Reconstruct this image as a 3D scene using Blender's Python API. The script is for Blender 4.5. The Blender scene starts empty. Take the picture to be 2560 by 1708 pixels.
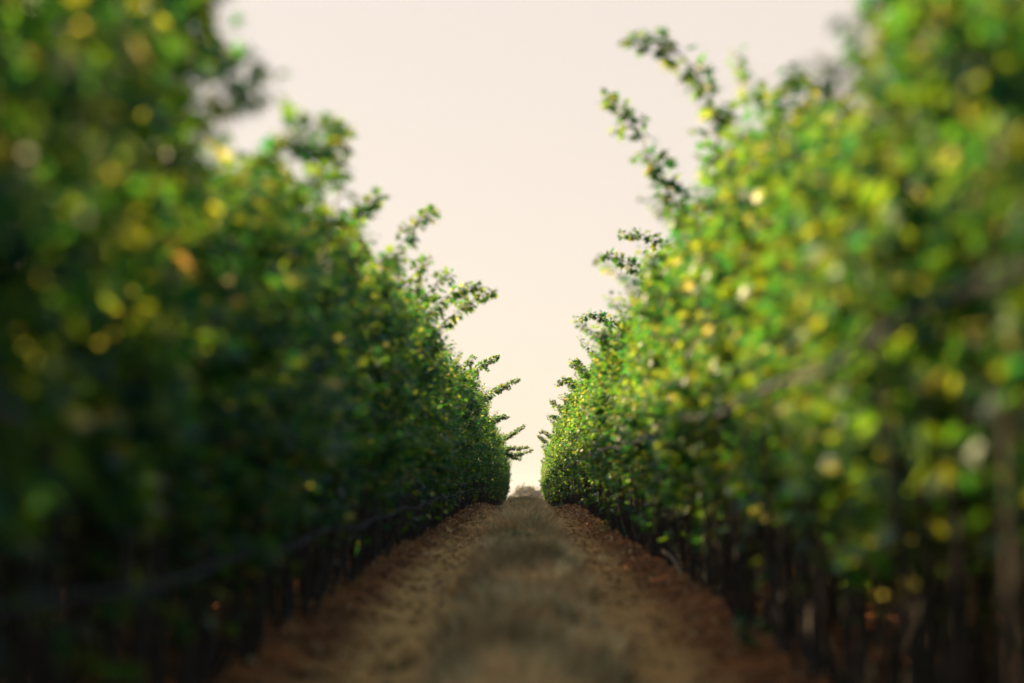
import bpy, math, random
import numpy as np
from mathutils import Vector, Matrix

# ------------------------------------------------------------------ camera, sky, sun, exposure
scene = bpy.context.scene
col = scene.collection
R = math.radians
EYE = 0.95                       # eye height above the ground under the camera
FPX, VX, HY = 6044.0, 1315.0, 1242.0   # the photograph's focal length, vanishing point and horizon, in its own pixels

cam_d = bpy.data.cameras.new('camera')
cam_d.lens = 85.0
cam_d.sensor_width = 36.0
cam_d.clip_start = 0.2
cam_d.clip_end = 6000.0
cam_d.dof.use_dof = True
cam_d.dof.focus_distance = 54.0
cam_d.dof.aperture_fstop = 1.35
cam_d.dof.aperture_blades = 0
cam = bpy.data.objects.new('camera', cam_d)
col.objects.link(cam)
cam.location = (0, 0, EYE)
cam.rotation_euler = (R(90 + 3.67), 0, R(0.332))
scene.camera = cam

SUN_AZ, SUN_EL = R(-55), R(22.5)   # clockwise from straight ahead
world = bpy.data.worlds.new('World')
scene.world = world
world.use_nodes = True
nt = world.node_tree
bg = nt.nodes['Background']
bg.inputs[1].default_value = 0.09
sky = nt.nodes.new('ShaderNodeTexSky')
sky.sky_type = 'NISHITA'
sky.sun_disc = False
sky.sun_elevation = SUN_EL
sky.sun_rotation = SUN_AZ
sky.dust_density = 1.0
geo = nt.nodes.new('ShaderNodeTexCoord')
sep = nt.nodes.new('ShaderNodeSeparateXYZ')
nt.links.new(geo.outputs['Generated'], sep.inputs[0])
mr = nt.nodes.new('ShaderNodeMapRange')       # evening haze band low in the sky
mr.interpolation_type = 'SMOOTHSTEP'
mr.inputs['From Min'].default_value = 0.20
mr.inputs['From Max'].default_value = 0.27
mr.inputs['To Min'].default_value = 0.93
mr.inputs['To Max'].default_value = 0.30
nt.links.new(sep.outputs['Z'], mr.inputs['Value'])
dt = nt.nodes.new('ShaderNodeVectorMath')     # the haze glows on the sun's side and dims away from it
dt.operation = 'DOT_PRODUCT'
dt.inputs[1].default_value = (math.sin(SUN_AZ), math.cos(SUN_AZ), 0)
nt.links.new(geo.outputs['Generated'], dt.inputs[0])
m2 = nt.nodes.new('ShaderNodeMapRange')
m2.interpolation_type = 'SMOOTHSTEP'
m2.inputs['From Min'].default_value = -.55
m2.inputs['From Max'].default_value = .28
m2.inputs['To Min'].default_value = .12
m2.inputs['To Max'].default_value = 1.0
nt.links.new(dt.outputs['Value'], m2.inputs['Value'])
ml = nt.nodes.new('ShaderNodeMath'); ml.operation = 'MULTIPLY'
nt.links.new(mr.outputs[0], ml.inputs[0])
nt.links.new(m2.outputs[0], ml.inputs[1])
mx = nt.nodes.new('ShaderNodeMix')
mx.data_type = 'RGBA'
nt.links.new(ml.outputs[0], mx.inputs[0])
nt.links.new(sky.outputs[0], mx.inputs[6])
mx.inputs[7].default_value = (1.97, 1.64, 1.36, 1)
nt.links.new(mx.outputs[2], bg.inputs[0])

sun_d = bpy.data.lights.new('sun', 'SUN')
sun_d.energy = 5.0
sun_d.angle = R(0.6)
sun_d.color = (1.0, 0.76, 0.41)
sun = bpy.data.objects.new('sun', sun_d)
col.objects.link(sun)
sv = Vector((math.sin(SUN_AZ) * math.cos(SUN_EL), math.cos(SUN_AZ) * math.cos(SUN_EL), math.sin(SUN_EL)))
sun.rotation_euler = sv.to_track_quat('Z', 'Y').to_euler()
sun.location = (-20, 10, 20)

vs = scene.view_settings
vs.view_transform = 'Standard'
vs.look = 'None'
vs.exposure = 2.28
vs.gamma = 1.0
scene.render.engine = 'CYCLES'
cy = scene.cycles
cy.use_denoising = True
cy.max_bounces = 6
cy.diffuse_bounces = 3
cy.glossy_bounces = 2
cy.transmission_bounces = 4
cy.caustics_reflective = False
cy.caustics_refractive = False
cy.sample_clamp_indirect = 4.0

# ------------------------------------------------------------------ helpers
def tag(o, label=None, cat=None, group=None, kind=None):
    if label: o['label'] = label
    if cat: o['category'] = cat
    if group: o['group'] = group
    if kind: o['kind'] = kind
    return o

def mesh_np(name, verts, faces_flat, sizes, mat_idx=None, smooth=True):
    """a mesh from numpy arrays: verts (n,3), flat vertex indices, face sizes"""
    me = bpy.data.meshes.new(name)
    verts = np.asarray(verts, np.float32)
    sizes = np.asarray(sizes, np.int32)
    flat = np.asarray(faces_flat, np.int32)
    me.vertices.add(len(verts))
    me.vertices.foreach_set('co', verts.ravel())
    me.loops.add(len(flat))
    me.loops.foreach_set('vertex_index', flat)
    me.polygons.add(len(sizes))
    starts = np.concatenate(([0], np.cumsum(sizes)[:-1])).astype(np.int32)
    me.polygons.foreach_set('loop_start', starts)
    if mat_idx is not None:
        me.polygons.foreach_set('material_index', np.asarray(mat_idx, np.int32))
    if smooth:
        me.polygons.foreach_set('use_smooth', np.ones(len(sizes), bool))
    me.update(calc_edges=True)
    me.validate()
    return me

def add_obj(name, me, parent=None, loc=None):
    o = bpy.data.objects.new(name, me)
    col.objects.link(o)
    if parent: o.parent = parent
    if loc is not None: o.location = loc
    return o

def empty(name, loc, rz=0.0):
    o = bpy.data.objects.new(name, None)
    col.objects.link(o)
    o.location = loc
    o.rotation_euler = (0, 0, rz)
    o.empty_display_size = 0.2
    return o

class Bag:
    """collects polygons with a material slot each"""
    def __init__(self):
        self.v, self.f, self.s, self.m, self.n = [], [], [], [], 0
    def add(self, v, faces, m=0):
        v = np.asarray(v, np.float64)
        faces = np.asarray(faces)
        self.v.append(v)
        self.f.append((faces + self.n).ravel())
        self.s.append(np.full(len(faces), faces.shape[1]))
        self.m.append(np.full(len(faces), m))
        self.n += len(v)
    def build(self, name, mats, smooth=True):
        me = mesh_np(name, np.concatenate(self.v), np.concatenate(self.f), np.concatenate(self.s), np.concatenate(self.m), smooth)
        for m in mats: me.materials.append(m)
        return me

def tube(bag, pts, radii, k=6, m=0, cap=True):
    pts = np.asarray(pts, float)
    n = len(pts)
    t = np.gradient(pts, axis=0)
    t /= np.linalg.norm(t, axis=1)[:, None] + 1e-9
    ref = np.array([0.31, 0.95, 0.05]) if abs(t[0][2]) > .7 else np.array([0.1, 0.2, 1.0])
    a = np.cross(t, ref); a /= np.linalg.norm(a, axis=1)[:, None] + 1e-9
    b = np.cross(t, a)
    ang = np.arange(k) / k * 2 * np.pi
    rr = np.asarray(radii, float)[:, None, None]
    ring = pts[:, None, :] + rr * (np.cos(ang)[None, :, None] * a[:, None, :] + np.sin(ang)[None, :, None] * b[:, None, :])
    v = ring.reshape(-1, 3)
    f = []
    for i in range(n - 1):
        for j in range(k):
            f.append((i * k + j, i * k + (j + 1) % k, (i + 1) * k + (j + 1) % k, (i + 1) * k + j))
    bag.add(v, f, m)

def smooth_path(pts, n):
    """Catmull-Rom through the points"""
    P = np.asarray(pts, float)
    P = np.vstack([2 * P[0] - P[1], P, 2 * P[-1] - P[-2]])
    out = []
    segs = len(P) - 3
    for u in np.linspace(0, segs - 1e-6, n):
        i = int(u); t = u - i
        p0, p1, p2, p3 = P[i:i + 4]
        out.append(.5 * ((2 * p1) + (-p0 + p2) * t + (2 * p0 - 5 * p1 + 4 * p2 - p3) * t * t + (-p0 + 3 * p1 - 3 * p2 + p3) * t ** 3))
    return np.array(out)

# ------------------------------------------------------------------ materials
def new_mat(name):
    m = bpy.data.materials.new(name)
    m.use_nodes = True
    t = m.node_tree
    return m, t, t.nodes['Principled BSDF'], t.nodes['Material Output']

def ramp(t, fac, stops, interp='LINEAR'):
    r = t.nodes.new('ShaderNodeValToRGB')
    r.color_ramp.interpolation = interp
    e = r.color_ramp.elements
    e[0].position, e[0].color = stops[0][0], (*stops[0][1], 1)
    e[1].position, e[1].color = stops[-1][0], (*stops[-1][1], 1)
    for p, c in stops[1:-1]:
        x = e.new(p); x.color = (*c, 1)
    t.links.new(fac, r.inputs[0])
    return r.outputs[0]

def noise(t, scale, detail=4, rough=.6, vec=None, dim='3D'):
    n = t.nodes.new('ShaderNodeTexNoise')
    n.inputs['Scale'].default_value = scale
    n.inputs['Detail'].default_value = detail
    n.inputs['Roughness'].default_value = rough
    if vec is not None: t.links.new(vec, n.inputs['Vector'])
    return n.outputs['Fac']

def mixc(t, fac, a, b, mode='MIX'):
    m = t.nodes.new('ShaderNodeMix'); m.data_type = 'RGBA'; m.blend_type = mode
    for sock, val in ((m.inputs[0], fac), (m.inputs[6], a), (m.inputs[7], b)):
        if isinstance(val, (int, float)): sock.default_value = val
        elif isinstance(val, tuple): sock.default_value = (*val, 1)
        else: t.links.new(val, sock)
    return m.outputs[2]

def leaf_material(name, stops, tstops, trans=.40, rough=.5, spec=.24):
    m, t, p, out = new_mat(name)
    g = t.nodes.new('ShaderNodeNewGeometry')
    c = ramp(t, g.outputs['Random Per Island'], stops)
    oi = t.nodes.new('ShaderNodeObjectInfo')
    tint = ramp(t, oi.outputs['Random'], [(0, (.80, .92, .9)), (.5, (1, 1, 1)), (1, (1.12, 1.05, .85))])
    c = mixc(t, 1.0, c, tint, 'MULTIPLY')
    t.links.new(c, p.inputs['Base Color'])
    p.inputs['Roughness'].default_value = rough
    p.inputs['Specular IOR Level'].default_value = spec
    tr = t.nodes.new('ShaderNodeBsdfTranslucent')
    t.links.new(ramp(t, g.outputs['Random Per Island'], tstops), tr.inputs[0])
    ms = t.nodes.new('ShaderNodeMixShader')
    ms.inputs[0].default_value = trans
    t.links.new(p.outputs[0], ms.inputs[1])
    t.links.new(tr.outputs[0], ms.inputs[2])
    t.links.new(ms.outputs[0], out.inputs['Surface'])
    return m

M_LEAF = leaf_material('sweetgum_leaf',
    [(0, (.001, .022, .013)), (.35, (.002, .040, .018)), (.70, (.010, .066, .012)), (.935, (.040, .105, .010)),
     (.950, (.24, .24, .06)), (.978, (.36, .31, .10)), (.984, (.36, .33, .06)), (.996, (.38, .32, .06)), (.998, (.26, .09, .018)), (1, (.22, .06, .02))],  # the few pale gold leaves paint sun glints; yellow and rust are leaf colours
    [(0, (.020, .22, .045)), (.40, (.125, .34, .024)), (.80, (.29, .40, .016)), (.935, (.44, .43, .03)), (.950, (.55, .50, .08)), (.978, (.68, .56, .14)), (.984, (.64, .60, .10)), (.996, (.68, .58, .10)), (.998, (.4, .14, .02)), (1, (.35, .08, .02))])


def bark_material():
    m, t, p, out = new_mat('bark')
    tc = t.nodes.new('ShaderNodeTexCoord')
    mp = t.nodes.new('ShaderNodeMapping'); mp.inputs['Scale'].default_value = (40, 40, 6)
    t.links.new(tc.outputs['Object'], mp.inputs[0])
    n = noise(t, 1.0, 5, .65, mp.outputs[0])
    t.links.new(ramp(t, n, [(.3, (.022, .015, .010)), (.55, (.05, .036, .025)), (.8, (.095, .070, .050))]), p.inputs['Base Color'])
    p.inputs['Roughness'].default_value = .9
    b = t.nodes.new('ShaderNodeBump'); b.inputs['Strength'].default_value = .5; b.inputs['Distance'].default_value = .004
    t.links.new(n, b.inputs['Height']); t.links.new(b.outputs[0], p.inputs['Normal'])
    return m
M_BARK = bark_material()

def twig_material():
    m, t, p, out = new_mat('twig')
    g = t.nodes.new('ShaderNodeNewGeometry')
    t.links.new(ramp(t, g.outputs['Random Per Island'], [(0, (.10, .06, .03)), (.6, (.13, .09, .045)), (1, (.10, .12, .04))]), p.inputs['Base Color'])
    p.inputs['Roughness'].default_value = .7
    return m
M_TWIG = twig_material()

def mapr(t, v, a, b):
    n = t.nodes.new('ShaderNodeMapRange'); n.inputs['From Min'].default_value = a; n.inputs['From Max'].default_value = b
    t.links.new(v, n.inputs['Value'])
    return n.outputs[0]

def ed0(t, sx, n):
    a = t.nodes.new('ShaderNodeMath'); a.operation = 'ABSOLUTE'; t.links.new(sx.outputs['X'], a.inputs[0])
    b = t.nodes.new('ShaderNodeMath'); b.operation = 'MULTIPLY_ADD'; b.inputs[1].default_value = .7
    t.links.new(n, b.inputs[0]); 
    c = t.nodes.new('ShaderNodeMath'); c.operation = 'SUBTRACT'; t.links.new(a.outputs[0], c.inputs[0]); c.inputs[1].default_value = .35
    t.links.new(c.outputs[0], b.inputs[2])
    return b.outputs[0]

def soil_material():
    m, t, p, out = new_mat('soil')
    tc = t.nodes.new('ShaderNodeTexCoord')
    big = noise(t, 1.3, 5, .6, tc.outputs['Object'])
    mid = noise(t, 8.0, 6, .65, tc.outputs['Object'])
    fine = noise(t, 45.0, 5, .7, tc.outputs['Object'])
    c1 = ramp(t, mid, [(.34, (.10, .036, .011)), (.48, (.44, .18, .042)), (.66, (.76, .38, .11))])
    c2 = ramp(t, fine, [(.3, (.18, .066, .019)), (.7, (.66, .34, .11))])
    c = mixc(t, .42, c1, c2)
    c = mixc(t, 1.0, c, ramp(t, big, [(.36, (.50, .47, .44)), (.52, (.95, .93, .9)), (.66, (1.2, 1.15, 1.1))]), 'MULTIPLY')
    sx = t.nodes.new('ShaderNodeSeparateXYZ'); t.links.new(tc.outputs['Object'], sx.inputs[0])
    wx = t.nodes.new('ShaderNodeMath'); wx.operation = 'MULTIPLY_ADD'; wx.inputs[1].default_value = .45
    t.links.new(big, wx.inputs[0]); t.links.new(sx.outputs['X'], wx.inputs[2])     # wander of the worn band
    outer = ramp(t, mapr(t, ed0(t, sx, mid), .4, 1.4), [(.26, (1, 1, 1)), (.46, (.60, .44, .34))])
    c = mixc(t, 1.0, c, outer, 'MULTIPLY')              # dark litter towards the stems, with hedge shade deepened in the soil colour
    worn_lit = ramp(t, mapr(t, wx.outputs[0], -1.3, 1.7), [(.19, (0, 0, 0)), (.26, (.92, .92, .92)), (.345, (.92, .92, .92)), (.41, (0, 0, 0)), (.62, (0, 0, 0)), (.70, (.5, .5, .5)), (.74, (.5, .5, .5)), (.80, (0, 0, 0))])
    c = mixc(t, worn_lit, c, ramp(t, fine, [(.3, (.60, .285, .075)), (.7, (.86, .48, .145))]))   # compacted pale wheel tracks, with warm sunlight added to the left one's colour
    sp = t.nodes.new('ShaderNodeSeparateXYZ'); t.links.new(tc.outputs['Object'], sp.inputs[0])
    ab = t.nodes.new('ShaderNodeMath'); ab.operation = 'ABSOLUTE'; t.links.new(sp.outputs['X'], ab.inputs[0])
    ad = t.nodes.new('ShaderNodeMath'); ad.operation = 'MULTIPLY_ADD'; ad.inputs[1].default_value = .5; ad.inputs[2].default_value = -.25
    t.links.new(mid, ad.inputs[0])
    ed = t.nodes.new('ShaderNodeMath'); ed.operation = 'ADD'; t.links.new(ab.outputs[0], ed.inputs[0]); t.links.new(ad.outputs[0], ed.inputs[1])
    strip = ramp(t, ed.outputs[0], [(.30, (1, 1, 1)), (.46, (0, 0, 0))])
    thatch = ramp(t, fine, [(.3, (.26, .14, .05)), (.7, (.66, .41, .17))])
    c = mixc(t, strip, c, thatch)                       # matted dead grass on the middle strip
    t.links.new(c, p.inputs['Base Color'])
    p.inputs['Roughness'].default_value = .95
    p.inputs['Specular IOR Level'].default_value = .15
    b = t.nodes.new('ShaderNodeBump'); b.inputs['Strength'].default_value = 1.0; b.inputs['Distance'].default_value = .05
    t.links.new(mixc(t, .4, mid, fine), b.inputs['Height']); t.links.new(b.outputs[0], p.inputs['Normal'])
    return m
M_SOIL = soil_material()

def island_material(name, stops, rough=.8, trans=0.0):
    m, t, p, out = new_mat(name)
    g = t.nodes.new('ShaderNodeNewGeometry')
    c = ramp(t, g.outputs['Random Per Island'], stops)
    t.links.new(c, p.inputs['Base Color'])
    p.inputs['Roughness'].default_value = rough
    p.inputs['Specular IOR Level'].default_value = .25
    if trans:
        tr = t.nodes.new('ShaderNodeBsdfTranslucent')
        t.links.new(c, tr.inputs[0])
        ms = t.nodes.new('ShaderNodeMixShader'); ms.inputs[0].default_value = trans
        t.links.new(p.outputs[0], ms.inputs[1]); t.links.new(tr.outputs[0], ms.inputs[2])
        t.links.new(ms.outputs[0], out.inputs['Surface'])
    return m
M_GRASS = island_material('dry_grass', [(0, (.30, .20, .11)), (.35, (.44, .31, .18)), (.6, (.56, .42, .25)), (.8, (.40, .33, .17)), (.92, (.22, .24, .11)), (1, (.62, .46, .28))], .75, .42)
def tuft_colour(m):
    t = m.node_tree
    at_ = t.nodes.new('ShaderNodeAttribute'); at_.attribute_name = 'tuft'
    for nd in [x for x in t.nodes if x.type in ('BSDF_PRINCIPLED', 'BSDF_TRANSLUCENT')]:
        t.links.new(at_.outputs['Color'], nd.inputs[0])
tuft_colour(M_GRASS)
M_LITTER = island_material('dead_leaves_and_straw', [(0, (.06, .025, .010)), (.4, (.24, .11, .04)), (.75, (.50, .28, .11)), (1, (.68, .46, .22))], .85, .1)
M_WEED = island_material('weed_leaf', [(0, (.03, .085, .03)), (.6, (.06, .14, .035)), (1, (.12, .20, .04))], .6, .25)
M_YWEED = island_material('yellow_weed_leaf', [(0, (.30, .28, .04)), (.6, (.48, .36, .06)), (1, (.22, .28, .05))], .6, .3)
M_ORANGE = island_material('fallen_orange_leaf', [(0, (.50, .17, .035)), (1, (.58, .24, .05))], .6, .25)
M_HOSE, _t, _p, _o = new_mat('black_plastic')
_p.inputs['Base Color'].default_value = (.006, .006, .007, 1); _p.inputs['Roughness'].default_value = .8; _p.inputs['Specular IOR Level'].default_value = .2
M_STICK = island_material('bleached_wood', [(0, (.30, .22, .14)), (1, (.36, .27, .17))], .9)

# ------------------------------------------------------------------ ground
GY = np.array([-60, -5, 0, 10, 16, 21, 30, 40, 50, 56, 70, 120, 170, 200, 300, 600, 1000, 1800], float)
GZ = np.array([-1.5, -1.06, -.955, -.735, -.605, -.53, -.46, -.34, -.24, -.235, -.31, -.6, -1.1, -1.5, -3, -7.0, -8, -8.5], float) + EYE

def _spline(xq):
    # monotone-ish smooth interpolation (Hermite, finite-difference slopes)
    xq = np.asarray(xq, float)
    d = np.gradient(GZ, GY)
    i = np.clip(np.searchsorted(GY, xq) - 1, 0, len(GY) - 2)
    h = GY[i + 1] - GY[i]
    t = np.clip((xq - GY[i]) / h, 0, 1)
    return (GZ[i] * (2 * t ** 3 - 3 * t ** 2 + 1) + h * d[i] * (t ** 3 - 2 * t ** 2 + t)
            + GZ[i + 1] * (-2 * t ** 3 + 3 * t ** 2) + h * d[i + 1] * (t ** 3 - t ** 2))

rng = np.random.default_rng(11)
_lat = rng.random((257, 257))
def vnoise(x, y):
    x = np.asarray(x, float); y = np.asarray(y, float)
    xi = np.floor(x).astype(int); yi = np.floor(y).astype(int)
    fx = x - xi; fy = y - yi
    fx = fx * fx * (3 - 2 * fx); fy = fy * fy * (3 - 2 * fy)
    a = _lat[xi % 256, yi % 256]; b = _lat[(xi + 1) % 256, yi % 256]
    c = _lat[xi % 256, (yi + 1) % 256]; d = _lat[(xi + 1) % 256, (yi + 1) % 256]
    return a * (1 - fx) * (1 - fy) + b * fx * (1 - fy) + c * (1 - fx) * fy + d * fx * fy - .5

ROW_L, ROW_R = -1.20, 1.17
def ground_z(x, y):
    x = np.asarray(x, float); y = np.asarray(y, float)
    z = _spline(y)
    near = np.clip(1 - (np.abs(x) - 1.6) / 1.0, 0, 1)
    mound = .065 * np.exp(-(x / .42) ** 4)
    rut = -.035 * (np.exp(-((np.abs(x) - .68) / .22) ** 2))
    berm = .05 * np.exp(-((np.abs(x) - 1.18) / .22) ** 2)
    bumps = .035 * vnoise(x * 2.1 + 9, y * 1.3) + .050 * vnoise(x * 6 + 3, y * 5) + .034 * vnoise(x * 15, y * 13 + 40) + .012 * vnoise(x * 34, y * 30)
    quiet = 1 - .6 * np.exp(-((np.abs(x) - .62) / .15) ** 2)
    return z + near * (mound + rut + berm) + bumps * quiet - .012 * np.clip(x, -1.5, 1.5)

def build_ground():
    xs = np.concatenate([np.arange(-1.7, 1.7001, .03)])
    ext = []
    s, x = .06, 1.7
    while x < 1100:
        x += s; s *= 1.22; ext.append(x)
    xs = np.concatenate([-np.array(ext)[::-1], xs, np.array(ext)])
    ys = [-60, -40, -25, -15, -8, -3, 0, 2, 3.5]
    y = 5.0
    while y < 1600:
        ys.append(y); y += max(.035, .0032 * y) if y < 90 else .06 * (y - 60)
    ys = np.array(ys, float)
    X, Y = np.meshgrid(xs, ys)
    Z = ground_z(X, Y)
    v = np.stack([X, Y, Z], -1).reshape(-1, 3)
    nx, ny = len(xs), len(ys)
    i = np.arange(ny - 1)[:, None] * nx + np.arange(nx - 1)[None, :]
    f = np.stack([i, i + 1, i + nx + 1, i + nx], -1).reshape(-1)
    me = mesh_np('ground', v, f, np.full((nx - 1) * (ny - 1), 4))
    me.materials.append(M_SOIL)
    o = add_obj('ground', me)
    tag(o, 'bare reddish brown soil of the track between the rows', kind='structure')
build_ground()

# ------------------------------------------------------------------ leaves
def leaf_template():
    # five-pointed star leaf, stalk at the origin, pointing along +Y, one unit long
    c = np.array([0, .40, .03])
    tips = [(90, .60), (90 - 63, .55), (90 - 128, .40), (90 + 128, .40), (90 + 63, .55)]
    notch = [(90 - 31, .20), (90 - 96, .20), (270, .34), (90 + 96, .20), (90 + 31, .20)]
    pts = []
    for (a, r), (b, q) in zip(tips, notch):
        pts.append((r * math.cos(R(a)), .40 + r * math.sin(R(a)), -.10 * (r / .6) ** 2))
        pts.append((q * math.cos(R(b)), .40 + q * math.sin(R(b)), .05))
    v = np.vstack([c[None], np.array(pts)])
    f = [(0, 1 + (i + 1) % 10, 1 + i) for i in range(10)]
    return v, np.array(f)
LEAF_V, LEAF_F = leaf_template()

def unit(a):
    return a / (np.linalg.norm(a, axis=-1, keepdims=True) + 1e-9)

def add_leaves(bag, P, D, N, S, m=0, rg=None):
    """P base points, D pointing directions, N face normals, S sizes"""
    D = unit(D); N = unit(N - D * (N * D).sum(-1, keepdims=True)); X = np.cross(D, N)
    curl = (rg.random(len(P)) * 1.6 - .3)[:, None] if rg is not None else np.ones((len(P), 1))
    wid = (rg.random(len(P)) * .45 + .75)[:, None] if rg is not None else np.ones((len(P), 1))
    L = LEAF_V[None]
    v = P[:, None] + S[:, None, None] * (L[..., 0:1] * wid[:, None] * X[:, None] + L[..., 1:2] * D[:, None] + L[..., 2:3] * curl[:, None] * N[:, None])
    n, k = len(P), len(LEAF_V)
    f = (LEAF_F[None] + (np.arange(n) * k)[:, None, None]).reshape(-1, 3)
    bag.add(v.reshape(-1, 3), f, m)

def shoot_leaves(bag, path, rg, spacing=.03, size=(.11, .05), stalk=.05, m=0, start=0.0, droop=.35, pairs=1):
    """leaves spiralling along a twig"""
    seg = np.linalg.norm(np.diff(path, axis=0), axis=1)
    cum = np.concatenate([[0], np.cumsum(seg)]); L = cum[-1]
    n = max(3, int((L * (1 - start)) / spacing)) * pairs
    s = L * (start + (1 - start) * (np.arange(n) + rg.random(n)) / n)
    s[-min(3, n):] = L
    P = np.stack([np.interp(s, cum, path[:, i]) for i in range(3)], -1)
    T = unit(np.stack([np.interp(np.minimum(s + .03, L), cum, path[:, i]) - np.interp(np.maximum(s - .03, 0), cum, path[:, i]) for i in range(3)], -1))
    a = np.arange(n) * 2.4 + rg.random(n) * .9 + rg.random() * 6
    ref = np.where(np.abs(T[:, 2:3]) > .8, np.array([[1., 0, 0]]), np.array([[0, 0, 1.]]))
    A = unit(np.cross(T, ref)); B = np.cross(T, A)
    rad = np.cos(a)[:, None] * A + np.sin(a)[:, None] * B
    D = unit(rad * .9 + T * .45 + rg.normal(size=(n, 3)) * .22)
    q = s / L
    S = (size[0] * (1 - q) + size[1] * q) * (.75 + .5 * rg.random(n))
    base = P + D * (stalk * (.5 + rg.random(n)) * (1 - .5 * q))[:, None]
    Dl = unit(D + np.array([0, 0, -1.]) * (droop + .6 * rg.random(n))[:, None] + rg.normal(size=(n, 3)) * .2)
    N = unit(np.array([0, 0, 1.]) * .75 + D * .55 + rg.normal(size=(n, 3)) * .38)
    add_leaves(bag, base, Dl, N, S, m, rg)

def make_sapling_meshes(seed, H=2.35, base=.55):
    rg = np.random.default_rng(seed)
    tr, cr = Bag(), Bag()
    # trunk: one wavy leader, plus one or two thin basal stems
    zz = np.linspace(-.08, H * .96, 14)
    wob = np.cumsum(rg.normal(size=(14, 2)) * .012, axis=0); wob -= wob[1]
    trunk = np.stack([wob[:, 0], wob[:, 1], zz], -1)
    rad = np.interp(zz, [-.08, 0, .25, H], [.026, .021, .016, .003])
    tube(tr, trunk, rad, 7)
    for k in range(rg.integers(3, 7)):
        a = rg.random() * 6.28; h = .7 + rg.random() * .7
        p = np.array([[.02 * math.cos(a), .02 * math.sin(a), -.05], [.11 * math.cos(a), .11 * math.sin(a), .2], [.15 * math.cos(a), .15 * math.sin(a), h * .6], [.18 * math.cos(a + .4), .18 * math.sin(a + .4), h]])
        tube(tr, smooth_path(p, 7), np.linspace(.010, .004, 7), 5)
        shoot_leaves(cr, smooth_path(p, 9), rg, .04, (.10, .07), .05, 0, .62)
    # a few low leafy twigs hanging below the crown
    for i in range(rg.integers(0, 4) if base < .7 else 0):
        a = rg.random() * 6.28; z0 = rg.uniform(.3, .5)
        q = smooth_path([(0, 0, z0), (.10 * math.cos(a), .10 * math.sin(a), z0 + .02), (.2 * math.cos(a), .2 * math.sin(a), z0 - .06)], 5)
        tube(cr, q, np.linspace(.003, .0015, 5), 3, 1)
        shoot_leaves(cr, q, rg, .03, (.10, .08), .05, 0, .3)
    # side branches
    n = 32
    for i in range(n):
        u = (i + rg.random()) / n
        z0 = base + u * (H * .97 - base)
        a = i * 2.4 + rg.random() * .8
        L = .12 + .20 * math.sin(math.pi * min(1, u * .75 + .2)) * (.6 + .8 * rg.random())
        if u < .1: L *= .75
        up = .40 + .75 * u + rg.normal() * .15
        o = np.array([np.interp(z0, zz, wob[:, 0]), np.interp(z0, zz, wob[:, 1]), z0])
        d = np.array([math.cos(a), math.sin(a), up]); d /= np.linalg.norm(d)
        p1 = o + d * L * .5 + rg.normal(size=3) * .02
        p2 = o + d * L + np.array([0, 0, (.10 if u > .55 else -.05) * L]) + rg.normal(size=3) * .04
        path = smooth_path([o, p1, p2], 7)
        tube(cr, path, np.linspace(.0055, .0018, 7), 4, 1)
        shoot_leaves(cr, path, rg, .0068, (.084, .060), .045, 0, .10)
        if L > .3:
            d2 = unit(d + rg.normal(size=3) * .6); d2[2] = abs(d2[2]) * .6
            q = smooth_path([path[3], path[3] + d2 * .12, path[3] + d2 * .26], 5)
            tube(cr, q, np.linspace(.003, .0015, 5), 3, 1)
            shoot_leaves(cr, q, rg, .0095, (.080, .060), .04)
    # upright side leaders that make the top ragged
    for i in range(rg.integers(3, 6)):
        a = rg.random() * 6.28; z0 = H * rg.uniform(.62, .85); L = rg.uniform(.35, .75)
        o = np.array([np.interp(z0, zz, wob[:, 0]), np.interp(z0, zz, wob[:, 1]), z0])
        d = np.array([math.cos(a) * .42, math.sin(a) * .42, 1.]); d /= np.linalg.norm(d)
        path = smooth_path([o, o + d * L * .5 + rg.normal(size=3) * .03, o + d * L + np.array([math.cos(a), math.sin(a), -.2]) * L * .18], 8)
        tube(cr, path, np.linspace(.006, .0018, 8), 4, 1)
        shoot_leaves(cr, path, rg, .008, (.09, .05), .045, 0, .05)
    # the leader's own leaves
    top = trunk[4:]
    shoot_leaves(cr, top, rg, .018, (.11, .06), .06, 0, .1)
    return tr.build('trunk', [M_BARK]), cr.build('crown', [M_LEAF, M_TWIG])

N_KINDS = 9
KINDS = [make_sapling_meshes(100 + i) for i in range(N_KINDS)]
BARE = [make_sapling_meshes(200 + i, base=.70) for i in range(3)]     # trees with a longer bare stem

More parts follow.
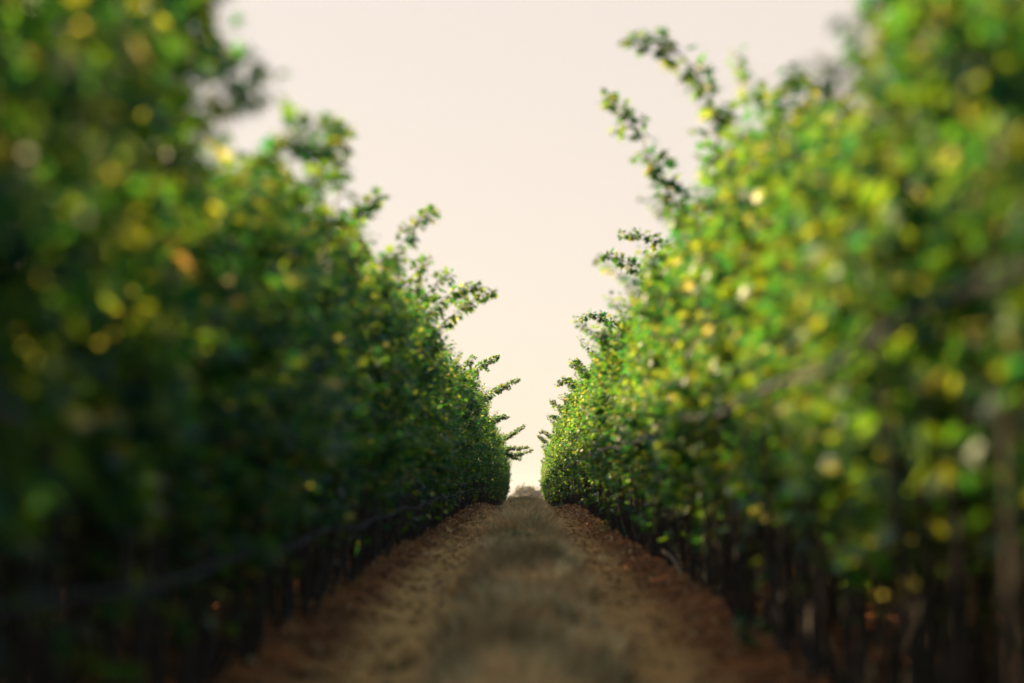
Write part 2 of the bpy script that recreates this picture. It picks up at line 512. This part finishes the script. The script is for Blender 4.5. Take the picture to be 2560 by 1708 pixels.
def shoot_mesh(pts, seed, size=(.135, .065), far=0.0):
    """a long shoot: knotty twig, leaves in uneven clusters with bare stretches, short side twigs"""
    rg = np.random.default_rng(seed)
    b = Bag()
    path = smooth_path(pts, 26)
    path[2:-1] += rg.normal(size=(23, 3)) * .012
    tube(b, path, np.linspace(.010, .0022, 26), 5, 1)
    seg = np.linalg.norm(np.diff(path, axis=0), axis=1)
    cum = np.concatenate([[0], np.cumsum(seg)]); L = cum[-1]
    s, P, D, N, S = .15 * L, [], [], [], []
    while s < L:
        q = s / L
        p = np.array([np.interp(s, cum, path[:, i]) for i in range(3)])
        t = unit(np.array([np.interp(min(s + .04, L), cum, path[:, i]) for i in range(3)]) - np.array([np.interp(max(s - .04, 0), cum, path[:, i]) for i in range(3)]))
        for k in range(rg.integers(6, 11) + int(4 * far)):
            r = unit(rg.normal(size=3)); r = unit(r - t * (r @ t) * .7 + t * .35)
            st = rg.uniform(.02, .085) * (1.1 - .6 * q)
            P.append(p + r * st); D.append(unit(r + np.array([0, 0, -rg.uniform(.1, .9)])))
            N.append(unit(np.array([0, 0, .8]) + r * .5 + rg.normal(size=3) * .4))
            S.append((size[0] * (1 - q) + size[1] * q) * rg.uniform(.55, 1.25))
        if rg.random() < .30 and .2 < q < .85:
            r = unit(rg.normal(size=3)); r = unit(r - t * (r @ t) * .6 + t * .5)
            l2 = rg.uniform(.10, .24) * (1.1 - q * .6)
            tw = smooth_path([p, p + r * l2 * .5, p + r * l2 + np.array([0, 0, -.25 * l2])], 5)
            tube(b, tw, np.linspace(.003, .0014, 5), 3, 1)
            shoot_leaves(b, tw, rg, .014, (size[0] * .9, size[1]), .035, 0, .25)
        s += rg.choice([.028, .04, .055, .10], p=[.35, .35, .2, .1]) * (1 - .3 * far)
    add_leaves(b, np.array(P), np.array(D), np.array(N), np.array(S), 0, rg)
    return b.build('shoot', [M_LEAF, M_TWIG])

# height of the young trees along the rows (factor on 2.35 m)
HL = ([0, 7.2, 7.8, 9.2, 10.6, 12.5, 15, 18, 24, 30, 45, 80, 170], [1.25, 1.25, .84, .82, .90, .92, .93, .92, .94, .93, .97, 1.0, 1.0])
HR = ([0, 6.7, 7.1, 8.6, 9.6, 11, 14, 17, 22, 30, 45, 80, 170], [1.25, 1.25, .73, .78, .95, 1.0, .98, .95, .95, .95, .97, 1.0, 1.0])

# long shoots that reach over the track: (side, distance, trunk-side start and the points it passes, in metres worked out
# from where the photograph shows them at that distance)
def at(px, py, d):
    return ((px - VX) * d / FPX, EYE + (HY - py) * d / FPX)

SHOOTS = [
    # side, category of look, distance, photo points from the hedge outwards
    ('L', 9.2, [(610, 430), (690, 370), (770, 330), (833, 306)], 'arching over the left side of the track, sky showing beneath it'),
    ('L', 12.0, [(830, 560), (842, 440), (838, 360), (834, 300)], 'rising upright to a bushy tip, inner edge of left row'),
    ('L', 15.0, [(850, 590), (890, 540), (920, 510), (950, 487)], 'short and tilting inwards, left row beside the bushy upright tip'),
    ('L', 18.5, [(970, 690), (990, 640), (1020, 580), (1082, 525)], 'standing up steeply, tallest against the sky in mid left row'),
    ('L', 20.5, [(1000, 740), (1030, 690), (1050, 660), (1075, 640)], 'curling inwards just below the steep tall shoot of the left row'),
    ('L', 23.0, [(1040, 760), (1080, 725), (1105, 700), (1130, 684)], 'pointing up over the two long slanting ones of the left row'),
    ('L', 25.5, [(1060, 790), (1110, 745), (1150, 725), (1197, 716)], 'lying almost level above the longest slanting shoot, left row'),
    ('L', 26.5, [(1070, 850), (1130, 790), (1180, 755), (1244, 718)], 'slanting far over the track, longest of the left row'),
    ('L', 44.0, [(1140, 960), (1160, 925), (1175, 905), (1183, 893)], 'short and upright, left row just before its sharp stretch'),
    ('L', 47.0, [(1150, 975), (1180, 930), (1212, 908), (1246, 895)], 'sharp, bushy and bending towards the track, left row'),
    ('L', 62.0, [(1200, 1015), (1230, 985), (1262, 967), (1299, 949)], 'thin, sharp and slanting far out of the left row'),
    ('L', 70.0, [(1220, 1075), (1238, 1052), (1252, 1045), (1271, 1043)], 'short and level below the thin sharp one, left row'),
    ('L', 86.0, [(1240, 1110), (1264, 1095), (1285, 1082), (1311, 1064)], 'slim and slanting upwards near the far end, left row'),
    ('L', 92.0, [(1240, 1125), (1275, 1122), (1300, 1122), (1322, 1118)], 'level and dark near the far end, left row'),
    ('L', 96.0, [(1245, 1130), (1280, 1136), (1305, 1135), (1331, 1124)], 'with upturned tip, reaching nearest the middle of the far gap'),
    ('L', 99.0, [(1250, 1138), (1275, 1142), (1290, 1146), (1302, 1149)], 'short and drooping, lowest near the far end, left row'),
    ('R', 12.4, [(1800, 330), (1779, 233), (1720, 152), (1655, 105), (1573, 89)], 'arching highest of all against the sky, right row'),
    ('R', 15.8, [(1705, 540), (1644, 423), (1600, 347), (1563, 287), (1514, 238)], 'thick and leafy below the highest arch, right row'),
    ('R', 27.5, [(1650, 740), (1610, 680), (1543, 645), (1489, 638)], 'bending level with drooping leaves, mid right row'),
    ('R', 26.0, [(1680, 700), (1652, 612), (1605, 588), (1545, 588)], 'arching over a patch of sky, mid right row'),
    ('R', 36.5, [(1560, 850), (1515, 801), (1476, 786), (1453, 798)], 'hooked with a nodding tip, right row'),
    ('R', 50.0, [(1470, 970), (1453, 920), (1443, 903), (1428, 920)], 'short, hooked, just above the sharp level one, right row'),
    ('R', 54.0, [(1455, 985), (1430, 958), (1412, 950), (1392, 964)], 'sharp and bending level, right row'),
    ('R', 68.0, [(1415, 1035), (1398, 1015), (1384, 1007), (1374, 1001)], 'small, sharp and pointing up, right row'),
    ('R', 72.0, [(1408, 1066), (1394, 1048), (1384, 1042), (1374, 1041)], 'small and level just under the small upward one, right row'),
    ('R', 92.0, [(1390, 1100), (1370, 1088), (1358, 1080), (1350, 1082)], 'small and level near the far end, right row'),
    ('R', 96.0, [(1386, 1120), (1366, 1108), (1354, 1098), (1343, 1090)], 'slim and slanting near the far end, right row'),
    ('R', 104.0, [(1380, 1150), (1366, 1135), (1360, 1122), (1353, 1114)], 'tiny and slanting near the far end, right row'),
    ('R', 125.0, [(1376, 1180), (1366, 1170), (1358, 1162), (1353, 1150)], 'tiny and upright, lowest at the far end, right row'),
]

def build_sapling(side, y, k, rz, hf, lean, label, group, shoots=()):
    x0 = (ROW_L if side == 'L' else ROW_R)
    rg = random.Random(int(y * 100) + (7 if side == 'L' else 0))
    x = x0 + rg.uniform(-.06, .06)
    z = float(ground_z(x, y)) - .005
    o = empty('young_tree', (x, y, z))
    tag(o, label, 'young tree', group)
    tme, cme = (BARE[k % 3] if side == 'R' and y < 13 else KINDS[k])
    t = add_obj('trunk', tme, o); c = add_obj('crown', cme, o)
    sx = rg.uniform(.92, 1.12)
    for q in (t, c):
        q.rotation_euler = (lean[0], lean[1], rz)
        q.scale = (sx, sx, hf)
    for j, pts in enumerate(shoots):
        loc = []
        for (X, Z) in pts:
            loc.append((X - x, rg.uniform(-.05, .05), Z - z))
        st = loc[0]
        loc = [(lean[1] * .8, 0, max(.6, st[2] - .75)), ((st[0] * .55), 0.02, st[2] - .28)] + loc
        add_obj('shoot', shoot_mesh(loc, int(y * 31) + j, far=min(1, max(0, (y - 20) / 25))), o)
    return o

SPACING, Y0, NROW = 0.5, 3.6, 148
ZONES = {  # label by stretch of the row, for the young trees that nothing in the photo tells apart
    'L': [(13, 'blurred young tree in deep shade, nearest stretch of the left row'),
          (34, 'young tree with sunlit top over shaded leaves, middle stretch of the left row'),
          (999, 'small sharp young tree, shaded below and lit on top, far along the left row')],
    'R': [(13, 'strongly blurred yellow green young tree, one of the nearest stretch of the right row'),
          (34, 'young tree with many bright yellow lit leaves, middle stretch of the right row'),
          (999, 'small sharp young tree with fine sunlit leaves, far along the right row')],
}
GROUPS = {('L', 0): 'shaded blurred trees of the left row', ('L', 1): 'middle trees of the left row', ('L', 2): 'sharp far trees of the left row',
          ('R', 0): 'sunlit blurred trees of the right row', ('R', 1): 'middle trees of the right row', ('R', 2): 'sharp far trees of the right row'}
def build_rows():
    rr = random.Random(5)
    far_used = []
    for side in 'LR':
        ys = [Y0 + i * SPACING + rr.uniform(-.07, .07) for i in range(NROW)]
        carry = {}
        for (s, d, px, text) in SHOOTS:
            if s != side: continue
            if d > ys[-1] + .3:
                ys.append(d)
            i = min((i for i in range(len(ys)) if i not in carry), key=lambda i: abs(ys[i] - d))
            carry[i] = (px, text)
            if d > Y0 + NROW * SPACING: far_used.append((side, ys[i]))
        tab = HL if side == 'L' else HR
        for i, y in enumerate(ys):
            hf = float(np.interp(y, *tab)) * rr.uniform(.90, 1.08)
            k = rr.randrange(N_KINDS); rz = rr.uniform(0, 6.28)
            inward = .04 if side == 'L' else -.04
            lean = (rr.uniform(-.05, .05), inward + rr.uniform(-.04, .04))
            if i in carry:
                px, text = carry[i]
                build_sapling(side, y, k, rz, min(hf, .95 if y < 20 else 1), lean, 'tree with shoot ' + text,
                              'young trees with shoots over the track', [[at(a, b, y) for a, b in px]])
            else:
                zi = [j for j, (lim, _) in enumerate(ZONES[side]) if y < lim][0]
                build_sapling(side, y, k, rz, hf, lean, ZONES[side][zi][1], GROUPS[(side, zi)])
    return far_used
build_rows()

# ------------------------------------------------------------------ the other rows and the far ends: a mass nobody could count
def build_mass():
    rr = random.Random(9)
    pts, kid, rot, scl = [], [], [], []
    def put(x, y, h):
        pts.append((x, y, float(ground_z(x, y)))); kid.append(rr.randrange(N_KINDS)); rot.append((rr.uniform(-.05, .05), rr.uniform(-.05, .05), rr.uniform(0, 6.28)))
        s = rr.uniform(.95, 1.12); scl.append((s, s, h * rr.uniform(.93, 1.06)))
    for side, x0 in ((-1, ROW_L), (1, ROW_R)):
        y = Y0 + NROW * SPACING + .3
        while y < 128:
            put(x0 + rr.uniform(-.08, .08), y, 1.0); y += .5
        for y in np.arange(-2.4, 3.2, .5):
            put(x0 + rr.uniform(-.06, .06), float(y), 1.1)
        for r, off in enumerate((.55, 1.1, 3.3, 3.85, 6.1)):
            x = x0 + side * off
            y = 1.0 - off
            while y < 168:
                put(x + rr.uniform(-.08, .08), y, (.76 if side < 0 else .8) if r < 2 else 1.0); y += .5 if r < 2 else .62
    me = bpy.data.meshes.new('young_tree_rows')
    me.from_pydata(pts, [], [])
    a = me.attributes.new('kid', 'INT', 'POINT'); a.data.foreach_set('value', np.array(kid, np.int32))
    a = me.attributes.new('rot', 'FLOAT_VECTOR', 'POINT'); a.data.foreach_set('vector', np.array(rot, np.float32).ravel())
    a = me.attributes.new('scl', 'FLOAT_VECTOR', 'POINT'); a.data.foreach_set('vector', np.array(scl, np.float32).ravel())
    o = add_obj('young_tree_rows', me)
    tag(o, 'further rows of young trees behind and beyond the two rows lining the track', 'tree rows', kind='stuff')
    g = bpy.data.node_groups.new('rows', 'GeometryNodeTree')
    g.interface.new_socket('Geometry', in_out='INPUT', socket_type='NodeSocketGeometry')
    g.interface.new_socket('Geometry', in_out='OUTPUT', socket_type='NodeSocketGeometry')
    N = g.nodes
    gi, go = N.new('NodeGroupInput'), N.new('NodeGroupOutput')
    g2i = N.new('GeometryNodeGeometryToInstance')
    # one crown and one trunk of each kind out of the rows that are built
    seen = {}
    for ob in col.objects:
        if ob.type == 'MESH' and ob.parent and ob.data.name.split('.')[0] in ('trunk', 'crown'):
            seen.setdefault(ob.data.name, ob)
    for tme, cme in reversed(KINDS):
        jn = N.new('GeometryNodeJoinGeometry')
        for me_ in (tme, cme):
            oi = N.new('GeometryNodeObjectInfo'); oi.transform_space = 'ORIGINAL'
            oi.inputs['Object'].default_value = seen[me_.name]
            oi.inputs['As Instance'].default_value = False
            g.links.new(oi.outputs['Geometry'], jn.inputs[0])
        one = N.new('GeometryNodeGeometryToInstance')
        g.links.new(jn.outputs[0], g2i.inputs[0])
    iop = N.new('GeometryNodeInstanceOnPoints')
    iop.inputs['Pick Instance'].default_value = True
    def attr(name, typ):
        n = N.new('GeometryNodeInputNamedAttribute'); n.data_type = typ; n.inputs['Name'].default_value = name
        return n.outputs[0]
    g.links.new(gi.outputs[0], iop.inputs['Points'])
    g.links.new(g2i.outputs[0], iop.inputs['Instance'])
    g.links.new(attr('kid', 'INT'), iop.inputs['Instance Index'])
    e2r = N.new('FunctionNodeEulerToRotation')
    g.links.new(attr('rot', 'FLOAT_VECTOR'), e2r.inputs[0])
    g.links.new(e2r.outputs[0], iop.inputs['Rotation'])
    g.links.new(attr('scl', 'FLOAT_VECTOR'), iop.inputs['Scale'])
    g.links.new(iop.outputs[0], go.inputs[0])
    md = o.modifiers.new('rows', 'NODES'); md.node_group = g
build_mass()

# ------------------------------------------------------------------ dry grass on the middle strip
def build_grass():
    rg = np.random.default_rng(3)
    ys, xs = [], []
    for (a, b, dens) in ((4, 12, 95), (12, 25, 120), (25, 40, 130), (40, 58, 150), (58, 75, 40)):
        n = int((b - a) * 1.0 * dens)
        y = rg.uniform(a, b, n)
        x = rg.normal(0, .27, n)
        k = (np.abs(x) < .40 + .16 * vnoise(y * 1.1, y * 0 + 5)) & (vnoise(x * 5 + 50, y * 3) > -.42 + rg.normal(0, .1, n))
        ys.append(y[k]); xs.append(x[k])
    n = 900                                             # strays on the tracks and among the stems
    y = 6 + 60 * rg.random(n) ** 1.3; x = rg.uniform(-1.35, 1.35, n)
    k = vnoise(x * 3, y * 2 + 30) > .14
    xs.append(x[k]); ys.append(y[k])
    tx = np.concatenate(xs); ty = np.concatenate(ys); T = len(tx)
    lite = np.clip(.85 + 1.5 * vnoise(tx * 2.6 + 70, ty * 1.1 + 3) + .8 * vnoise(tx * 7, ty * 3.5), .62, 1.25)
    clump = .5 + vnoise(tx * 3 + 20, ty * 1.6 + 11) + .6 * vnoise(tx * 1.2, ty * .5)
    th = (.060 + .115 * np.clip(clump, 0, 1.2)) * rg.uniform(.7, 1.3, T) * np.clip(1.25 - np.abs(tx) * 1.1, .35, 1.1)
    th *= np.where(ty > 38, .78, 1.1)
    pal = np.array([(.72, .54, .32), (.86, .69, .44), (.58, .40, .22), (.26, .18, .09), (.46, .40, .21), (.18, .20, .08), (.74, .44, .20)])
    pal = np.minimum(pal * np.array([1.14, 1.0, .82]), .86)
    tc = pal[rg.choice(len(pal), T, p=[.24, .18, .18, .15, .10, .07, .08])] * rg.uniform(.8, 1.15, (T, 1)) * lite[:, None]
    nb = rg.integers(14, 30, T)
    i = np.repeat(np.arange(T), nb); n = len(i)
    a = rg.uniform(0, 6.28, n)
    r0 = rg.random(n) ** .7 * .045
    x = tx[i] + r0 * np.cos(a); y = ty[i] + r0 * np.sin(a)
    z = ground_z(x, y) - .006
    h = th[i] * rg.uniform(.45, 1.2, n)
    a2 = a + rg.normal(0, .8, n)
    bend = h * rg.uniform(.15, 1.1, n)
    dx, dy = np.cos(a2), np.sin(a2)
    w = rg.uniform(.0022, .0046, n) * np.clip(y / 25, 1, 1.7)
    b = np.stack([x, y, z], -1)
    d = np.stack([dx, dy, np.zeros(n)], -1)
    f2 = rg.uniform(0, 3.14, n)
    s = np.stack([-np.sin(f2) * w, np.cos(f2) * w * 0 + np.cos(f2) * w, np.zeros(n)], -1)
    up = np.array([0, 0, 1.])
    m = b + d * (bend * .3)[:, None] + up * (h * .6)[:, None]
    v = np.stack([b - s, b + s, m - s * .8, m + s * .8, b + d * bend[:, None] + up * h[:, None]], 1).reshape(-1, 3)
    base = np.arange(n) * 5
    q = np.stack([base, base + 1, base + 3, base + 2], -1)
    t = np.stack([base + 2, base + 3, base + 4], -1)
    me = mesh_np('grass', v, np.concatenate([q.ravel(), t.ravel()]), np.concatenate([np.full(n, 4), np.full(n, 3)]))
    ca = me.color_attributes.new('tuft', 'FLOAT_COLOR', 'POINT')
    cc = np.ones((n, 5, 4), np.float32); cc[:, :, :3] = (tc[i] * rg.uniform(.8, 1.2, (n, 1)))[:, None]
    ca.data.foreach_set('color', cc.ravel())
    me.materials.append(M_GRASS)
    o = add_obj('grass', me)
    tag(o, 'dry brown grass growing on the strip between the wheel tracks', 'grass', kind='stuff')
build_grass()

def build_litter():
    rg = np.random.default_rng(8)
    n = 34000
    y = 5 + 65 * rg.random(n) ** 1.25
    x = rg.choice([-1, 1], n) * np.abs(rg.normal(.95, .34, n))
    k = (np.abs(x) > .36) & (vnoise(x * 4 + 7, y * 3) + rg.normal(0, .15, n) > -.12)
    x, y = x[k], y[k]; n = len(x)
    z = ground_z(x, y) + .004
    a = rg.uniform(0, 6.28, n)
    straw = rg.random(n) < .45
    L = np.where(straw, rg.uniform(.03, .11, n), rg.uniform(.02, .05, n))
    W = np.where(straw, rg.uniform(.0015, .003, n), L * rg.uniform(.5, .8, n)) * np.clip(y / 30, 1, 1.8)
    tilt = rg.normal(0, .3, n)
    d = np.stack([np.cos(a), np.sin(a), tilt], -1); s = np.stack([-np.sin(a), np.cos(a), rg.normal(0, .35, n)], -1)
    c = np.stack([x, y, z + np.abs(tilt) * L * .5 + np.where(straw, .004, .008)], -1)
    lift = np.where(straw, .002, .010)[:, None] * np.array([0, 0, 1.])
    v = np.stack([c - d * L[:, None] * .5, c - s * W[:, None] * .5 + lift, c + d * L[:, None] * .5, c + s * W[:, None] * .5 + lift], 1).reshape(-1, 3)
    base = np.arange(n) * 4
    f = np.concatenate([np.stack([base, base + 1, base + 2], -1), np.stack([base, base + 2, base + 3], -1)]).ravel()
    me = mesh_np('leaf_litter', v, f, np.full(2 * n, 3), smooth=False)
    me.materials.append(M_LITTER)
    o = add_obj('leaf_litter', me)
    tag(o, 'brown dead leaves and straw lying on the wheel tracks', 'leaf litter', kind='stuff')
build_litter()

# ------------------------------------------------------------------ small things on the ground
def gpt(px, d):
    x = (px - VX) * d / FPX
    return x, d, float(ground_z(x, d))

def weed(px, d, h, mat, label, seed, n=7):
    x, y, z = gpt(px, d)
    rg = np.random.default_rng(seed)
    o = empty('weed', (x, y, z - .01))
    tag(o, label, 'weed')
    b, lf = Bag(), Bag()
    for i in range(n):
        a = rg.random() * 6.28; r = h * rg.uniform(.25, .75)
        p = smooth_path([(0, 0, 0), (r * .4 * math.cos(a), r * .4 * math.sin(a), h * .5), (r * math.cos(a), r * math.sin(a), h * rg.uniform(.7, 1.05))], 8)
        tube(b, p, np.linspace(.005, .0018, 8), 5)
        shoot_leaves(lf, p, rg, .022, (.07, .05), .02, 0, .2, .1)
    add_obj('stem', b.build('stem', [M_TWIG]), o)
    add_obj('foliage', lf.build('foliage', [mat]), o)
weed(1399, 52, .13, M_WEED, 'small dark green weed on the bare right wheel track', 1)
weed(1383, 41, .12, M_WEED, 'green weed at the edge of the dry grass beside the right wheel track', 2)
weed(1182, 49, .34, M_YWEED, 'yellow leaved weed at the foot of the left row', 3, 5)
weed(1515, 31, .16, M_YWEED, 'small yellowish weed at the foot of the right row', 4, 5)
weed(1571, 26.5, .26, M_WEED, 'bright green weed with drooping leaves at the foot of the right row', 5, 6)
weed(1297, 20.5, .16, M_WEED, 'dark green tuft in the middle of the dry grass strip', 6)
weed(1870, 11.0, .14, M_WEED, 'blurred green weed low on the shaded right side of the track', 7)

def fallen_leaf(px, d, label, seed, up=.0):
    x, y, z = gpt(px, d)
    rg = np.random.default_rng(seed)
    b = Bag()
    a = rg.random() * 6.28
    add_leaves(b, np.array([[0, 0, .012]]), np.array([[math.cos(a), math.sin(a), .15]]), np.array([[rg.normal() * .3, -.5, 1.]]), np.array([.10]), 0, rg)
    o = add_obj('fallen_leaf', b.build('fallen_leaf', [M_ORANGE]), None, (x, y, z + .01 + up))
    tag(o, label, 'fallen leaf')
fallen_leaf(1470, 42, 'orange fallen leaf on the right wheel track close to the stems', 1)
fallen_leaf(1268, 40, 'small orange leaf caught in the far part of the dry grass strip', 2, .07)
fallen_leaf(1213, 19.5, 'blurred orange leaf at the left edge of the dry grass strip', 3, .06)
fallen_leaf(1360, 38, 'orange brown leaf caught in the right edge of the dry grass strip', 4, .06)

# a bleached stick leaning among the right stems
sb = Bag()
p0 = Vector(gpt(1700, 17.5)); p1 = Vector((p0.x - .12, p0.y + .25, p0.z + .17))
tube(sb, smooth_path([p0, (p0 + p1) / 2 + Vector((.015, 0, .02)), p1], 8), np.linspace(.012, .007, 8), 6)
st = add_obj('stick', sb.build('stick', [M_STICK]))
tag(st, 'pale bleached stick leaning at the foot of the right row', 'stick')

# hoses strung along the rows
def hose(x, ys, zs, r, label):
    b = Bag()
    yy = np.arange(ys[0], ys[-1], .25)
    zz = np.interp(yy, ys, zs) + .015 * np.sin(yy * 1.7)
    xx = x + .02 * np.sin(yy * .9 + 1)
    tube(b, np.stack([xx, yy, zz], -1), np.full(len(yy), r), 8)
    o = add_obj('irrigation_hose', b.build('irrigation_hose', [M_HOSE]))
    tag(o, label, 'hose')
hose(.81, [-4, 4.1, 5.6, 7.5, 10, 12.8, 15.7, 20.6, 27, 60], [EYE + q for q in (.358, .356, .363, .357, .353, .375, .389, .43, .51, .60)], .0125, 'dark hose strung level through the leaves of the right row')
hose(-.97, [-4, 6, 10, 16, 40, 60], [EYE - .30, EYE - .22, EYE - .2, EYE - .14, EYE + .1, EYE + .22], .009, 'thin dark hose strung low along the stems of the left row')

# ------------------------------------------------------------------ trees far away beyond the end of the rows
M_FARLEAF = island_material('far_tree_leaf', [(0, (.03, .035, .02)), (.5, (.045, .048, .025)), (1, (.065, .065, .032))], .6, .25)
def far_tree(px, d, top_py, width, label, seed):
    rg = np.random.default_rng(seed)
    x = (px - VX) * d / FPX
    z = float(ground_z(x, d))
    top = EYE + (HY - top_py) * d / FPX
    H = top - z
    o = empty('far_tree', (x, d, z - .1))
    tag(o, label, 'tree', 'distant trees beyond the end of the rows')
    tb, cb = Bag(), Bag()
    tube(tb, smooth_path([(0, 0, 0), (.08, 0, H * .25), (0, .1, H * .55), (.1, 0, H * .85)], 10), np.linspace(.17, .03, 10) * H / 5, 8)
    for i in range(9):
        a = i * 2.4; zz = H * (.28 + .05 * i)
        L = width * .42 * rg.uniform(.6, 1)
        tube(tb, smooth_path([(0, 0, zz), (L * .5 * math.cos(a), L * .5 * math.sin(a), zz + L * .25), (L * math.cos(a), L * math.sin(a), zz + L * .6)], 6), np.linspace(.06, .015, 6) * H / 5, 5)
    P = []
    for i in range(60):
        a = rg.random() * 6.28; u = rg.random() ** .5
        c = np.array([u * width * .42 * math.cos(a), u * width * .42 * math.sin(a), H * (.30 + .58 * rg.random() * (1 - .35 * u))])
        P.append(c + rg.normal(size=(150, 3)) * np.array([.34, .34, .24]) * H / 5)
    P = np.concatenate(P); P = P[P[:, 2] < H]
    D = rg.normal(size=P.shape); Nn = rg.normal(size=P.shape) + np.array([0, 0, 1.])
    add_leaves(cb, P, D, Nn, rg.uniform(.2, .36, len(P)) * H / 5, 0, rg)
    add_obj('trunk', tb.build('trunk', [M_BARK]), o)
    add_obj('crown', cb.build('crown', [M_FARLEAF]), o)
far_tree(1316, 640, 1200, 7.5, 'large round distant tree in the gap at the end of the rows', 21)
far_tree(1350, 680, 1212, 6.5, 'smaller distant tree right of the round one in the gap', 22)
far_tree(1284, 660, 1230, 5.5, 'low distant tree left of the round one in the gap', 23)

# ------------------------------------------------------------------ the evening air
def build_haze():
    b = Bag()
    x, y0, y1, z0, z1 = 1400, -120, 1900, -12, 14
    v = [(-x, y0, z0), (x, y0, z0), (x, y1, z0), (-x, y1, z0), (-x, y0, z1), (x, y0, z1), (x, y1, z1), (-x, y1, z1)]
    b.add(v, [(3, 2, 1, 0), (4, 5, 6, 7), (0, 1, 5, 4), (1, 2, 6, 5), (2, 3, 7, 6), (3, 0, 4, 7)])
    m, t, p, out = new_mat('haze')
    t.nodes.remove(p)
    pv = t.nodes.new('ShaderNodeVolumePrincipled')
    pv.inputs['Color'].default_value = (1, .93, .82, 1)
    pv.inputs['Density'].default_value = .00009
    pv.inputs['Anisotropy'].default_value = .3
    t.links.new(pv.outputs[0], out.inputs['Volume'])
    o = add_obj('haze', b.build('haze', [m], smooth=False))
    tag(o, 'pale warm evening haze', 'haze', kind='stuff')
build_haze()
